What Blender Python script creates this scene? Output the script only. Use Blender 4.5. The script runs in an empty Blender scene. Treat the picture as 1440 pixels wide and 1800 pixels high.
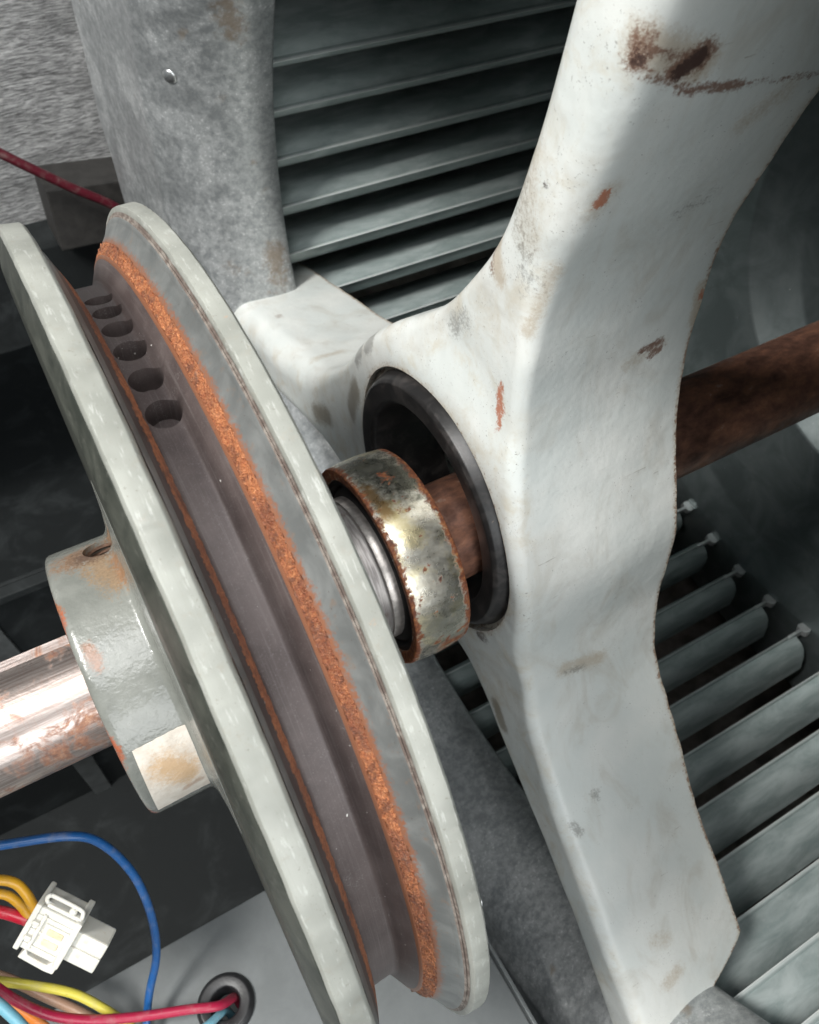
import bpy, bmesh, math, random
import numpy as np
from math import sin, cos, pi, radians
from mathutils import Vector, Matrix, noise
from mathutils.geometry import delaunay_2d_cdt

random.seed(7)
S = bpy.context.scene
COL = S.collection
S.unit_settings.system = 'METRIC'
S.unit_settings.scale_length = 0.01          # one unit is one centimetre

# ------------------------------------------------------------------ camera
CAM_R = Vector((0.86791346, -0.49671544, 0.0))
CAM_U = Vector((0.37084204, 0.64797422, 0.66528609))
CAM_F = Vector((0.33045788, 0.57741076, -0.74658852))
CAM_P = Vector((-4.91117539, -10.7340109, 15.16113606))
cd = bpy.data.cameras.new('camera')
cam = bpy.data.objects.new('camera', cd)
COL.objects.link(cam)
cam.matrix_world = Matrix(((CAM_R.x, CAM_U.x, -CAM_F.x, CAM_P.x),
                           (CAM_R.y, CAM_U.y, -CAM_F.y, CAM_P.y),
                           (CAM_R.z, CAM_U.z, -CAM_F.z, CAM_P.z),
                           (0, 0, 0, 1)))
cd.sensor_fit = 'HORIZONTAL'
cd.sensor_width = 36.0
cd.lens = 36.0 * 1432 / 1440
cd.clip_start = 0.1
cd.clip_end = 2000
cd.dof.use_dof = True
cd.dof.focus_distance = 15.0
cd.dof.aperture_fstop = 0.6
S.camera = cam

# ------------------------------------------------------------------ world and light
w = bpy.data.worlds.new('World')
S.world = w
w.use_nodes = True
bg = w.node_tree.nodes['Background']
bg.inputs['Color'].default_value = (0.80, 0.90, 0.95, 1)
bg.inputs['Strength'].default_value = 0.15


def area(name, pos, target, size, power, color):
    l = bpy.data.lights.new(name, 'AREA')
    l.shape = 'RECTANGLE'
    l.size, l.size_y = size
    l.energy = power
    l.color = color
    o = bpy.data.objects.new(name, l)
    COL.objects.link(o)
    o.location = pos
    d = Vector(target) - Vector(pos)
    o.rotation_euler = d.to_track_quat('-Z', 'Y').to_euler()
    return o


area('skylight_opening', (-12, -27, 72), (0, 0, 0), (46, 40), 40000, (0.97, 0.99, 1.0))
area('window_opening', (-46, -5, 66), (3, -1, 0), (18, 18), 92000, (1.0, 0.985, 0.95))
area('side_fill', (6, -84, 22), (0, 0, 0), (90, 50), 84000, (0.95, 0.985, 1.0))  # added soft fill for the bracket's dim arm, no real opening there

S.view_settings.view_transform = 'Standard'
S.view_settings.look = 'None'
S.view_settings.exposure = 0.0
S.view_settings.gamma = 1.0
S.view_settings.use_curve_mapping = False
S.render.engine = 'CYCLES'
S.cycles.max_bounces = 5
S.cycles.use_adaptive_sampling = True
S.cycles.adaptive_threshold = 0.03
S.cycles.use_denoising = True

# ------------------------------------------------------------------ node helpers


class NT:
    """small builder for procedural materials"""

    def __init__(self, name):
        self.m = bpy.data.materials.new(name)
        self.m.use_nodes = True
        self.t = self.m.node_tree
        self.bsdf = self.t.nodes['Principled BSDF']
        self.co = self.t.nodes.new('ShaderNodeTexCoord').outputs['Object']

    def link(self, a, b):
        self.t.links.new(a, b)

    def setin(self, sock, v):
        if v is None:
            return
        if isinstance(v, bpy.types.NodeSocket):
            self.link(v, sock)
        elif isinstance(v, (tuple, list)) and len(v) == 3 and sock.type == 'RGBA':
            sock.default_value = (*v, 1)
        else:
            sock.default_value = v

    def scale(self, v, co=None):
        n = self.t.nodes.new('ShaderNodeMapping')
        self.link(co or self.co, n.inputs['Vector'])
        n.inputs['Scale'].default_value = v
        return n.outputs[0]

    def noise(self, scale, detail=4, rough=.55, co=None, dist=0.0, color=False):
        n = self.t.nodes.new('ShaderNodeTexNoise')
        self.link(co or self.co, n.inputs['Vector'])
        n.inputs['Scale'].default_value = scale
        n.inputs['Detail'].default_value = detail
        n.inputs['Roughness'].default_value = rough
        n.inputs['Distortion'].default_value = dist
        return n.outputs['Color' if color else 0]

    def voronoi(self, scale, co=None, feature='F1', out='Distance'):
        n = self.t.nodes.new('ShaderNodeTexVoronoi')
        n.feature = feature
        self.link(co or self.co, n.inputs['Vector'])
        n.inputs['Scale'].default_value = scale
        return n.outputs[out]

    def ramp(self, f, stops):
        n = self.t.nodes.new('ShaderNodeValToRGB')
        self.setin(n.inputs[0], f)
        e = n.color_ramp.elements
        while len(e) < len(stops):
            e.new(0.5)
        for el, (p, c) in zip(e, stops):
            el.position = p
            el.color = (c, c, c, 1) if not isinstance(c, (tuple, list)) else (*c, 1)
        return n.outputs[0]

    def step(self, f, a, b):
        n = self.t.nodes.new('ShaderNodeMapRange')
        n.interpolation_type = 'SMOOTHSTEP'
        self.setin(n.inputs[0], f)
        n.inputs[1].default_value = a
        n.inputs[2].default_value = b
        return n.outputs[0]

    def math(self, op, a, b=None, c=None):
        n = self.t.nodes.new('ShaderNodeMath')
        n.operation = op
        self.setin(n.inputs[0], a)
        self.setin(n.inputs[1], b)
        self.setin(n.inputs[2], c)
        return n.outputs[0]

    def mix(self, f, a, b, mode='MIX'):
        n = self.t.nodes.new('ShaderNodeMix')
        n.data_type = 'RGBA'
        n.blend_type = mode
        self.setin(n.inputs[0], f)
        self.setin(n.inputs[6], a)
        self.setin(n.inputs[7], b)
        return n.outputs[2]

    def mixf(self, f, a, b):
        n = self.t.nodes.new('ShaderNodeMix')
        self.setin(n.inputs[0], f)
        self.setin(n.inputs[2], a)
        self.setin(n.inputs[3], b)
        return n.outputs[0]

    def sep(self, co=None):
        n = self.t.nodes.new('ShaderNodeSeparateXYZ')
        self.link(co or self.co, n.inputs[0])
        return n.outputs

    def bump(self, h, strength=.3, dist=.02, base=None):
        n = self.t.nodes.new('ShaderNodeBump')
        n.inputs['Strength'].default_value = strength
        n.inputs['Distance'].default_value = dist
        self.link(h, n.inputs['Height'])
        if base:
            self.link(base, n.inputs['Normal'])
        return n.outputs[0]

    def segment(self, a, b, rad, wob, k=.9):
        """mask of a mark along the line a-b with a ragged outline"""
        g = stain_group()
        n = self.t.nodes.new('ShaderNodeGroup')
        n.node_tree = g
        self.link(self.co, n.inputs['P'])
        self.link(wob, n.inputs['Wobble'])
        n.inputs['A'].default_value = a
        n.inputs['B'].default_value = b
        n.inputs['Radius'].default_value = rad
        n.inputs['Ragged'].default_value = k
        return n.outputs[0]

    def out(self, base, rough=.5, metal=0.0, normal=None, spec=None, coat=None, sss=None):
        b = self.bsdf.inputs
        self.setin(b['Base Color'], base)
        self.setin(b['Roughness'], rough)
        self.setin(b['Metallic'], metal)
        if normal:
            self.link(normal, b['Normal'])
        if spec is not None:
            b['Specular IOR Level'].default_value = spec
        if coat is not None:
            b['Coat Weight'].default_value = coat
            b['Coat Roughness'].default_value = .25
        if sss is not None:
            b['Subsurface Weight'].default_value = sss
            b['Subsurface Radius'].default_value = (.3, .25, .2)
            b['Subsurface Scale'].default_value = .3
        return self.m


_sg = []


def stain_group():
    if _sg:
        return _sg[0]
    g = bpy.data.node_groups.new('mark_along_line', 'ShaderNodeTree')
    _sg.append(g)
    for nm, ty in (('P', 'NodeSocketVector'), ('A', 'NodeSocketVector'), ('B', 'NodeSocketVector'),
                   ('Radius', 'NodeSocketFloat'), ('Wobble', 'NodeSocketFloat'), ('Ragged', 'NodeSocketFloat')):
        g.interface.new_socket(nm, in_out='INPUT', socket_type=ty)
    g.interface.new_socket('Mask', in_out='OUTPUT', socket_type='NodeSocketFloat')
    gi = g.nodes.new('NodeGroupInput')
    go = g.nodes.new('NodeGroupOutput')
    L = g.links.new

    def vm(op, a, b=None):
        n = g.nodes.new('ShaderNodeVectorMath')
        n.operation = op
        L(a, n.inputs[0])
        if b is not None:
            L(b, n.inputs[1])
        return n

    def mm(op, a, b, clamp=False):
        n = g.nodes.new('ShaderNodeMath')
        n.operation = op
        n.use_clamp = clamp
        for i, v in enumerate((a, b)):
            if isinstance(v, bpy.types.NodeSocket):
                L(v, n.inputs[i])
            else:
                n.inputs[i].default_value = v
        return n.outputs[0]
    pa = vm('SUBTRACT', gi.outputs['P'], gi.outputs['A']).outputs[0]
    ba = vm('SUBTRACT', gi.outputs['B'], gi.outputs['A']).outputs[0]
    d1 = vm('DOT_PRODUCT', pa, ba).outputs['Value']
    d2 = vm('DOT_PRODUCT', ba, ba).outputs['Value']
    h = mm('DIVIDE', d1, mm('ADD', d2, 1e-5), True)
    sc = g.nodes.new('ShaderNodeVectorMath')
    sc.operation = 'SCALE'
    L(ba, sc.inputs[0])
    L(h, sc.inputs['Scale'])
    df = vm('SUBTRACT', pa, sc.outputs[0]).outputs[0]
    ln = vm('LENGTH', df).outputs['Value']
    q = mm('DIVIDE', ln, gi.outputs['Radius'])
    wv = mm('MULTIPLY', mm('SUBTRACT', gi.outputs['Wobble'], 0.5), gi.outputs['Ragged'])
    q = mm('ADD', q, mm('MULTIPLY', wv, 2.2))
    mr = g.nodes.new('ShaderNodeMapRange')
    mr.interpolation_type = 'SMOOTHSTEP'
    L(q, mr.inputs[0])
    mr.inputs[1].default_value = 1.3
    mr.inputs[2].default_value = .2
    L(mr.outputs[0], go.inputs[0])
    return g


# ------------------------------------------------------------------ object helpers


def link(o, parent=None):
    COL.objects.link(o)
    if parent:
        o.parent = parent
        o.location = -parent.location
    return o


def mesh_obj(name, verts, faces, mat, parent=None, smooth=True, angle=35):
    me = bpy.data.meshes.new(name)
    me.from_pydata([tuple(v) for v in verts], [], faces)
    me.update()
    bm = bmesh.new()
    bm.from_mesh(me)
    bmesh.ops.recalc_face_normals(bm, faces=bm.faces)
    bm.to_mesh(me)
    bm.free()
    if smooth:
        me.polygons.foreach_set('use_smooth', [True] * len(me.polygons))
        me.set_sharp_from_angle(angle=radians(angle))
    me.materials.append(mat)
    return link(bpy.data.objects.new(name, me), parent)


def thing(name, label, cat, loc=(0, 0, 0), group=None):
    o = bpy.data.objects.new(name, None)
    o.empty_display_size = .5
    COL.objects.link(o)
    o.location = loc
    tag(o, label, cat, group)
    return o


def tag(o, label, cat, group=None):
    o['label'] = label
    o['category'] = cat
    if group:
        o['group'] = group
    return o


def structure(o):
    o['kind'] = 'structure'
    return o


def fillet(prof, r, seg=3, closed=False):
    out = []
    n = len(prof)
    for i, p in enumerate(prof):
        if not closed and i in (0, n - 1):
            out.append(p)
            continue
        p = Vector(p)
        a = Vector(prof[i - 1]) - p
        b = Vector(prof[(i + 1) % n]) - p
        rr = min(r, a.length * .45, b.length * .45)
        if a.length < 1e-6 or b.length < 1e-6 or a.normalized().dot(b.normalized()) < -.97:
            out.append(tuple(p))
            continue
        A = p + a.normalized() * rr
        B = p + b.normalized() * rr
        for k in range(seg + 1):
            t = k / seg
            out.append(tuple(A * (1 - t) ** 2 + p * 2 * t * (1 - t) + B * t * t))
    return out


def lathe(name, prof, mat, parent=None, n=160, cy=0.0, cz=0.0, closed=False, rnd=0.0, angle=35, jitter=None):
    """surface of revolution about the X direction through (cy, cz); profile is (x, radius)"""
    if rnd:
        prof = fillet(prof, rnd, 3, closed)
    m = len(prof)
    V, Fc = [], []
    for i in range(n):
        a = 2 * pi * i / n
        for j, (x, r) in enumerate(prof):
            if jitter:
                x, r = jitter(x, r, a, j)
            V.append((x, cy + r * cos(a), cz + r * sin(a)))
    mm_ = m if closed else m - 1
    for i in range(n):
        for j in range(mm_):
            a0 = i * m + j
            a1 = i * m + (j + 1) % m
            b0 = ((i + 1) % n) * m + j
            b1 = ((i + 1) % n) * m + (j + 1) % m
            Fc.append((a0, a1, b1, b0))
    return mesh_obj(name, V, Fc, mat, parent, angle=angle)


def spline(pts, seg=10, closed=False):
    out = []
    n = len(pts)
    P = [Vector(p) for p in pts]
    rng = range(n) if closed else range(n - 1)
    for i in rng:
        if closed:
            p0, p1, p2, p3 = P[i - 1], P[i], P[(i + 1) % n], P[(i + 2) % n]
        else:
            p1, p2 = P[i], P[i + 1]
            p0 = P[i - 1] if i else p1 * 2 - p2
            p3 = P[i + 2] if i + 2 < n else p2 * 2 - p1
        for k in range(seg):
            t = k / seg
            out.append(.5 * ((2 * p1) + (p2 - p0) * t + (2 * p0 - 5 * p1 + 4 * p2 - p3) * t * t
                             + (3 * p1 - p0 - 3 * p2 + p3) * t ** 3))
    if not closed:
        out.append(P[-1])
    return out


def tube(name, pts, rad, mat, parent=None, seg=8, ns=14, cap=True):
    C = spline(pts, seg)
    V, Fc = [], []
    up = Vector((.13, .31, .94))
    for i, c in enumerate(C):
        d = (C[min(i + 1, len(C) - 1)] - C[max(i - 1, 0)]).normalized()
        x = (up - d * up.dot(d)).normalized()
        up = x
        y = d.cross(x)
        for k in range(ns):
            a = 2 * pi * k / ns
            V.append(c + (x * cos(a) + y * sin(a)) * rad)
    for i in range(len(C) - 1):
        for k in range(ns):
            Fc.append((i * ns + k, i * ns + (k + 1) % ns, (i + 1) * ns + (k + 1) % ns, (i + 1) * ns + k))
    if cap:
        Fc.append(tuple(range(ns)))
        Fc.append(tuple((len(C) - 1) * ns + k for k in range(ns)))
    return mesh_obj(name, V, Fc, mat, parent, angle=60)


def prism(name, outline, axis_o, u, v, w_, depth, mat, parent=None, bevel=.03):
    """outline in the (u, v) plane extruded by depth along w"""
    n = len(outline)
    V = [axis_o + u * a + v * b for a, b in outline] + [axis_o + u * a + v * b + w_ * depth for a, b in outline]
    Fc = [tuple(range(n)), tuple(range(2 * n - 1, n - 1, -1))]
    Fc += [(i, (i + 1) % n, n + (i + 1) % n, n + i) for i in range(n)]
    o = mesh_obj(name, V, Fc, mat, parent, smooth=False)
    if bevel:
        bm = bmesh.new()
        bm.from_mesh(o.data)
        bmesh.ops.bevel(bm, geom=bm.edges[:], offset=bevel, segments=2, profile=.6, affect='EDGES', clamp_overlap=True)
        bmesh.ops.recalc_face_normals(bm, faces=bm.faces)
        bm.to_mesh(o.data)
        bm.free()
    return o


def box(name, c, u, v, w_, su, sv, sw, mat, parent=None, bevel=.03):
    o = Vector(c) - w_ * sw / 2
    return prism(name, [(-su / 2, -sv / 2), (su / 2, -sv / 2), (su / 2, sv / 2), (-su / 2, sv / 2)], o, u, v, w_, sw,
                 mat, parent, bevel)


def thicken(o, t, angle=35):
    """give a sheet its thickness and crisp edges"""
    md = o.modifiers.new('sheet', 'SOLIDIFY')
    md.thickness = t
    md.offset = -1
    bpy.context.view_layer.update()
    me = bpy.data.meshes.new_from_object(o.evaluated_get(bpy.context.evaluated_depsgraph_get()))
    o.modifiers.clear()
    o.data = me
    me.polygons.foreach_set('use_smooth', [True] * len(me.polygons))
    me.set_sharp_from_angle(angle=radians(angle))


EX, EY, EZ = Vector((1, 0, 0)), Vector((0, 1, 0)), Vector((0, 0, 1))


def drill(o, cutters):
    """cut real holes, then throw the cutters away"""
    for c in cutters:
        md = o.modifiers.new('hole', 'BOOLEAN')
        md.operation = 'DIFFERENCE'
        md.object = c
        md.solver = 'EXACT'
    bpy.context.view_layer.update()
    dg = bpy.context.evaluated_depsgraph_get()
    me = bpy.data.meshes.new_from_object(o.evaluated_get(dg))
    o.modifiers.clear()
    o.data = me
    me.polygons.foreach_set('use_smooth', [True] * len(me.polygons))
    me.set_sharp_from_angle(angle=radians(35))
    for c in cutters:
        bpy.data.objects.remove(c, do_unlink=True)


def rod(p, d, r, length, n=28):
    d = Vector(d).normalized()
    x = d.orthogonal().normalized()
    y = d.cross(x)
    p = Vector(p)
    V = [p - d * length / 2 + (x * cos(2 * pi * k / n) + y * sin(2 * pi * k / n)) * r for k in range(n)]
    V += [q + d * length for q in V]
    Fc = [(k, (k + 1) % n, n + (k + 1) % n, n + k) for k in range(n)]
    Fc += [tuple(range(n)), tuple(range(n, 2 * n))]
    return V, Fc


def rod_obj(name, p, d, r, length, mat, parent=None, n=28):
    V, Fc = rod(p, d, r, length, n)
    return mesh_obj(name, V, Fc, mat, parent)


# ------------------------------------------------------------------ materials


DK, BR, LB, OR, GY, OL = range(6)
MARKS = [  # a, b, radius, kind, strength
    ((2.7, -2.9, 11.6), (3.9, -2.84, 11.2), .34, LB, .9),
    ((2.72, -2.89, 11.60), (2.80, -2.87, 11.35), .27, BR, 1.0),
    ((2.72, -2.89, 11.52), (2.80, -2.87, 11.38), .20, DK, 1.0),
    ((3.5, -2.84, 11.2), (3.86, -2.86, 11.32), .26, BR, 1.0),
    ((3.56, -2.84, 11.16), (3.84, -2.86, 11.30), .18, DK, 1.0),
    ((3.0, -2.9, 11.5), (3.5, -2.85, 11.42), .09, BR, .85),
    ((2.95, -2.86, 11.2), (3.55, -2.82, 11.05), .08, BR, .8),
    ((3.7, -2.77, 10.87), (4.9, -2.72, 10.72), .11, BR, .85),
    ((4.7, -2.72, 10.74), (7.0, -2.66, 10.5), .09, BR, .62),
    ((2.76, -2.84, 11.27), (2.72, -2.73, 10.72), .06, DK, .8),
    ((3.0, -2.5, 10.0), (2.9, -2.44, 9.75), .05, GY, .8),
    ((3.21, -2.3, 9.36), (3.18, -2.25, 9.22), .15, OR, .95),
    ((3.25, -2.3, 9.4), (3.1, -2.25, 9.05), .26, LB, .6),
    ((5.62, -1.62, 5.22), (6.09, -1.62, 5.3), .11, BR, .95),
    ((5.9, -1.6, 5.0), (6.12, -1.6, 5.12), .13, BR, .9),
    ((5.3, -1.6, 5.0), (6.1, -1.6, 5.2), .25, LB, .55),
    ((5.5, -2.55, 10.0), (6.05, -2.63, 10.4), .35, LB, .55),
    ((5.2, -2.0, 8.4), (5.7, -2.06, 8.6), .3, GY, .42),
    ((3.9, -3.3, -3.0), (5.0, -3.4, -3.25), .32, LB, .7),
    ((3.9, -3.4, -3.1), (4.5, -3.4, -3.3), .14, GY, .62),
    ((3.93, -5.4, -6.46), (3.95, -5.45, -6.6), .2, GY, .6),
    ((3.0, -5.7, -6.8), (3.15, -5.95, -7.0), .17, GY, .62),
    ((4.1, -9.7, -10.9), (4.5, -9.6, -10.8), .32, LB, .62),
    ((4.2, -8.8, -9.9), (4.5, -8.9, -10.0), .4, LB, .5),
    ((6.8, -1.63, 6.3), (6.9, -1.65, 5.5), .2, LB, .8),
    ((6.85, -1.63, 6.2), (6.9, -1.63, 6.0), .1, OR, .8),
    ((2.95, -1.8, 7.9), (2.75, -1.5, 6.6), .22, LB, .66),
    ((2.7, -1.75, 7.6), (2.75, -1.62, 7.1), .12, GY, .6),
    ((2.55, -1.02, 5.16), (2.55, -1.15, 4.1), .10, OR, .9),
    ((2.55, -1.02, 4.9), (2.55, -1.1, 4.5), .14, OR, 1.0),
    ((2.7, -.2, 7.9), (2.7, -.6, 7.2), .24, LB, .85),
    ((2.7, -.15, 7.7), (2.7, -.35, 7.2), .13, BR, .62),
    ((2.7, -.9, 9.8), (2.7, -1.2, 8.3), .5, LB, .58),
    ((2.7, -.8, 9.3), (2.7, -1.3, 7.6), .45, GY, .42),
    ((2.7, -1.47, 9.32), (2.7, -1.47, 9.3), .09, DK, .9),
    ((2.7, .43, 5.8), (2.7, .75, 5.35), .3, GY, .58),
    ((2.65, 4.2, 2.85), (2.65, 4.5, 2.5), .25, GY, .8),
    ((2.65, 4.9, 2.1), (2.65, 5.2, 1.6), .26, GY, .75),
    ((2.65, 5.2, .6), (2.7, 5.9, -.8), .42, OL, .8),
    ((2.7, 8.0, -2.6), (2.7, 8.9, -3.2), .5, OL, .66),
    ((2.7, -2.3, -5.4), (2.7, -2.7, -5.9), .28, OL, .8),
    ((2.5, -1.5, -2.7), (2.5, -1.75, -2.5), .26, DK, .75),
    ((3.91, 14.82, -3.3), (3.95, 14.9, -3.2), .25, BR, .6),
    ((2.97, 11.49, -2.6), (3.0, 11.5, -2.4), .16, GY, .75),
    ((3.4, 10.2, -2.1), (4.2, 10.0, -2.0), .35, LB, .62),
]


def mark_fields(P):
    """soft fields of the marks at points P, one column for each kind"""
    out = np.zeros((len(P), 6))
    for a, b, r, kind, st in MARKS:
        a, b = np.array(a), np.array(b)
        on_face = a[0] <= 2.7 and b[0] <= 2.7
        if on_face:                      # marks on the pressed front face follow its relief
            a[0] = b[0] = 0
        Q = P * np.array([0 if on_face else 1, 1, 1])
        ba = b - a
        h = np.clip(((Q - a) @ ba) / (ba @ ba + 1e-9), 0, 1)
        d = np.linalg.norm(Q - a - h[:, None] * ba, axis=1) / (r * .8)
        if on_face:
            d = d + np.clip(P[:, 0] - 3.05, 0, 9) * 4
        out[:, kind] = np.maximum(out[:, kind], st * np.clip(1.25 - .62 * d, 0, 1))
    return out


def mat_white_paint():
    n = NT('white_paint_worn')
    big = n.noise(.35, 3, .6)
    mid = n.noise(1.4, 4, .62, dist=.6)
    col = n.mix(n.step(big, .35, .7), (.60, .63, .61), (.69, .70, .67))
    smear = n.noise(.8, 5, .65, co=n.scale((1.0, .55, .55)), dist=1.2)
    col = n.mix(n.math('MULTIPLY', n.step(smear, .46, .72), .45), col, (.46, .43, .37))
    sp = n.step(n.noise(22, 3, .6), .62, .72)
    patch = n.step(mid, .47, .64)
    col = n.mix(n.math('MULTIPLY', n.math('MULTIPLY', sp, patch), .7), col, (.14, .13, .12))
    wob = n.math('SUBTRACT', n.math('ADD', n.math('MULTIPLY', n.noise(5, 4, .75, dist=.5), .6), n.math('MULTIPLY', n.noise(17, 4, .75, dist=.4), .9)), .75)

    def att(name):
        a = n.t.nodes.new('ShaderNodeAttribute')
        a.attribute_name = name
        return n.sep(a.outputs['Vector'])
    ew = n.t.nodes.new('ShaderNodeAttribute')
    ew.attribute_name = 'edge_wear'
    wv = ew.outputs['Fac']
    rag = n.math('ADD', wv, n.math('MULTIPLY', wob, 1.1))
    col = n.mix(n.math('MULTIPLY', n.step(rag, .35, .95), .6), col, (.40, .33, .24))
    chip = n.step(n.math('ADD', wv, n.math('MULTIPLY', n.math('SUBTRACT', n.noise(8, 4, .75), .5), 2.6)), .86, .95)
    col = n.mix(n.math('MULTIPLY', chip, .85), col, n.mix(n.noise(14, 3, .7), (.10, .07, .055), (.33, .17, .09)))
    xx = n.sep()[0]
    face = n.step(xx, 3.05, 2.8)
    tan = n.step(n.noise(1.1, 5, .7, dist=.5), .46, .70)
    col = n.mix(n.math('MULTIPLY', n.math('MULTIPLY', tan, face), .5), col, (.50, .44, .33))
    dots = n.step(n.noise(15, 4, .7), .60, .70)
    col = n.mix(n.math('MULTIPLY', n.math('MULTIPLY', n.math('MULTIPLY', dots, face), n.step(n.noise(.9, 3, .6), .42, .6)), .75), col, (.17, .15, .13))
    # fine handling scratches in two directions
    for rot, sc_, lim in (((.5, .3, .2), (1.2, 14, 14), .735), ((-.4, .9, -.3), (.8, 11, 11), .745), ((1.1, -.5, .6), (1.5, 16, 16), .74)):
        mp = n.t.nodes.new('ShaderNodeMapping')
        n.link(n.co, mp.inputs['Vector'])
        mp.inputs['Rotation'].default_value = rot
        mp.inputs['Scale'].default_value = sc_
        line = n.step(n.noise(1.0, 2, .5, co=mp.outputs[0]), lim, lim + .03)
        col = n.mix(n.math('MULTIPLY', n.math('MULTIPLY', line, n.step(smear, .46, .62)), .6), col, (.24, .22, .19))
    A, B = att('marks_dark'), att('marks_soft')
    for f, c, lo, hi, amp, mx in ((A[2], (.43, .36, .27), .25, .85, .9, .75), (B[1], (.23, .225, .21), .3, .72, 1.6, .7), (B[2], (.20, .165, .115), .25, .7, .8, .75),
                                  (A[1], (.17, .085, .055), .40, .85, 1.5, .9), (B[0], (.38, .13, .065), .45, .85, 1.5, .9), (A[0], (.05, .028, .024), .48, .85, 1.4, .92)):
        m = n.step(n.math('ADD', f, n.math('MULTIPLY', wob, amp)), lo, hi)
        m = n.math('MULTIPLY', m, n.step(f, .05, .3))
        col = n.mix(n.math('MULTIPLY', m, mx), col, c)
    nb = n.bump(n.noise(.9, 3, .55), .35, .12)
    nb = n.bump(n.noise(7, 4, .65), .14, .03, nb)
    nb = n.bump(n.noise(30, 3, .7), .10, .012, nb)
    return n.out(col, n.mixf(mid, .30, .48), 0, nb, spec=.5)


def mat_pulley_paint():
    n = NT('pulley_grey_paint')
    big = n.noise(.9, 5, .6)
    fine = n.noise(9, 5, .6)
    col = n.mix(n.step(big, .35, .7), (.33, .36, .32), (.43, .45, .41))
    col = n.mix(n.math('MULTIPLY', n.step(n.noise(2.2, 6, .65, dist=.8), .54, .68), .55), col, (.24, .22, .18))
    col = n.mix(n.math('MULTIPLY', n.step(n.noise(3.1, 4, .6), .66, .74), .6), col, (.36, .19, .09))
    sp = n.step(n.noise(19, 2, .5), .69, .75)
    col = n.mix(n.math('MULTIPLY', sp, .6), col, (.10, .09, .08))
    h = n.math('ADD', n.noise(7, 3, .5), n.math('MULTIPLY', fine, .4))
    return n.out(col, n.mixf(big, .26, .42), 0, n.bump(h, .25, .04), spec=.5)


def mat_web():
    n = NT('pulley_side_near_black')  # mottled near-black tone, much darker than the rim
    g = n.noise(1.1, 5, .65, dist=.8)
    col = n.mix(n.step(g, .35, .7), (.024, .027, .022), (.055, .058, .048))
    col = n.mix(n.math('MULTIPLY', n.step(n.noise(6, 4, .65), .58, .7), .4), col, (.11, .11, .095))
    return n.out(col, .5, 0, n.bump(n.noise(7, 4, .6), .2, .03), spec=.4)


def mat_pulley_rim():
    n = NT('pulley_rim_worn_paint')
    big = n.noise(.8, 3, .6)
    col = n.mix(n.step(big, .3, .7), (.21, .215, .192), (.305, .31, .28))
    scr = n.noise(5, 4, .7, co=n.scale((3.0, .5, .5)))
    col = n.mix(n.math('MULTIPLY', n.step(scr, .56, .68), .4), col, (.50, .51, .48))
    col = n.mix(n.math('MULTIPLY', n.step(n.noise(4, 5, .75), .56, .70), .55), col, (.24, .225, .19))
    col = n.mix(n.math('MULTIPLY', n.step(n.noise(2.3, 5, .7), .66, .76), .6), col, (.42, .22, .11))
    sp = n.step(n.noise(17, 3, .65), .64, .72)
    col = n.mix(n.math('MULTIPLY', sp, .6), col, (.15, .13, .11))
    lines = n.noise(1.0, 3, .7, co=n.scale((70, .6, .6)))
    col = n.mix(n.math('MULTIPLY', n.step(lines, .5, .7), .25), col, (.22, .22, .19))
    nb = n.bump(lines, .12, .01)
    nb = n.bump(n.noise(12, 4, .65), .2, .02, nb)
    return n.out(col, n.mixf(scr, .36, .52), 0, nb, spec=.4)


def mat_hub_paint():
    n = NT('hub_gloss_paint')
    big = n.noise(.8, 4, .6)
    col = n.mix(n.step(big, .35, .7), (.145, .15, .135), (.205, .21, .19))
    wob = n.math('ADD', n.math('MULTIPLY', n.noise(5, 3, .65), .5), n.math('MULTIPLY', n.noise(20, 3, .7), .5))
    R_ = 2.9

    def at(x, deg):
        return (x, R_ * cos(radians(deg)), R_ * sin(radians(deg)))
    for a, b, r, c, s in (
            (at(-5.7, 68), at(-4.95, 66), .46, (.22, .13, .075), .95),
            (at(-5.35, 76), at(-5.1, 90), .36, (.27, .18, .105), .85),
            (at(-5.5, 70), at(-5.1, 69), .30, (.10, .06, .04), .9),
            (at(-4.95, 80), at(-4.9, 92), .18, (.24, .12, .06), .8),
            (at(-6.25, 40), at(-6.25, 95), .10, (.30, .11, .05), .9),
            (at(-6.25, 95), at(-6.25, 150), .10, (.34, .10, .05), .95),
            (at(-6.25, 150), at(-6.25, 200), .11, (.32, .10, .05), .9),
            (at(-6.0, 112), at(-5.95, 118), .15, (.26, .13, .075), .8)):
        col = n.mix(n.math('MULTIPLY', n.segment(a, b, r, wob, 1.5), s), col, n.mix(n.noise(18, 3, .7), tuple(v * .45 for v in c), tuple(v * 1.3 for v in c)))
    h = n.math('ADD', n.noise(5.5, 3, .5), n.math('MULTIPLY', n.noise(16, 2, .5), .35))
    return n.out(col, n.mixf(big, .2, .32), 0, n.bump(h, .34, .05), spec=.6)


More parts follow.
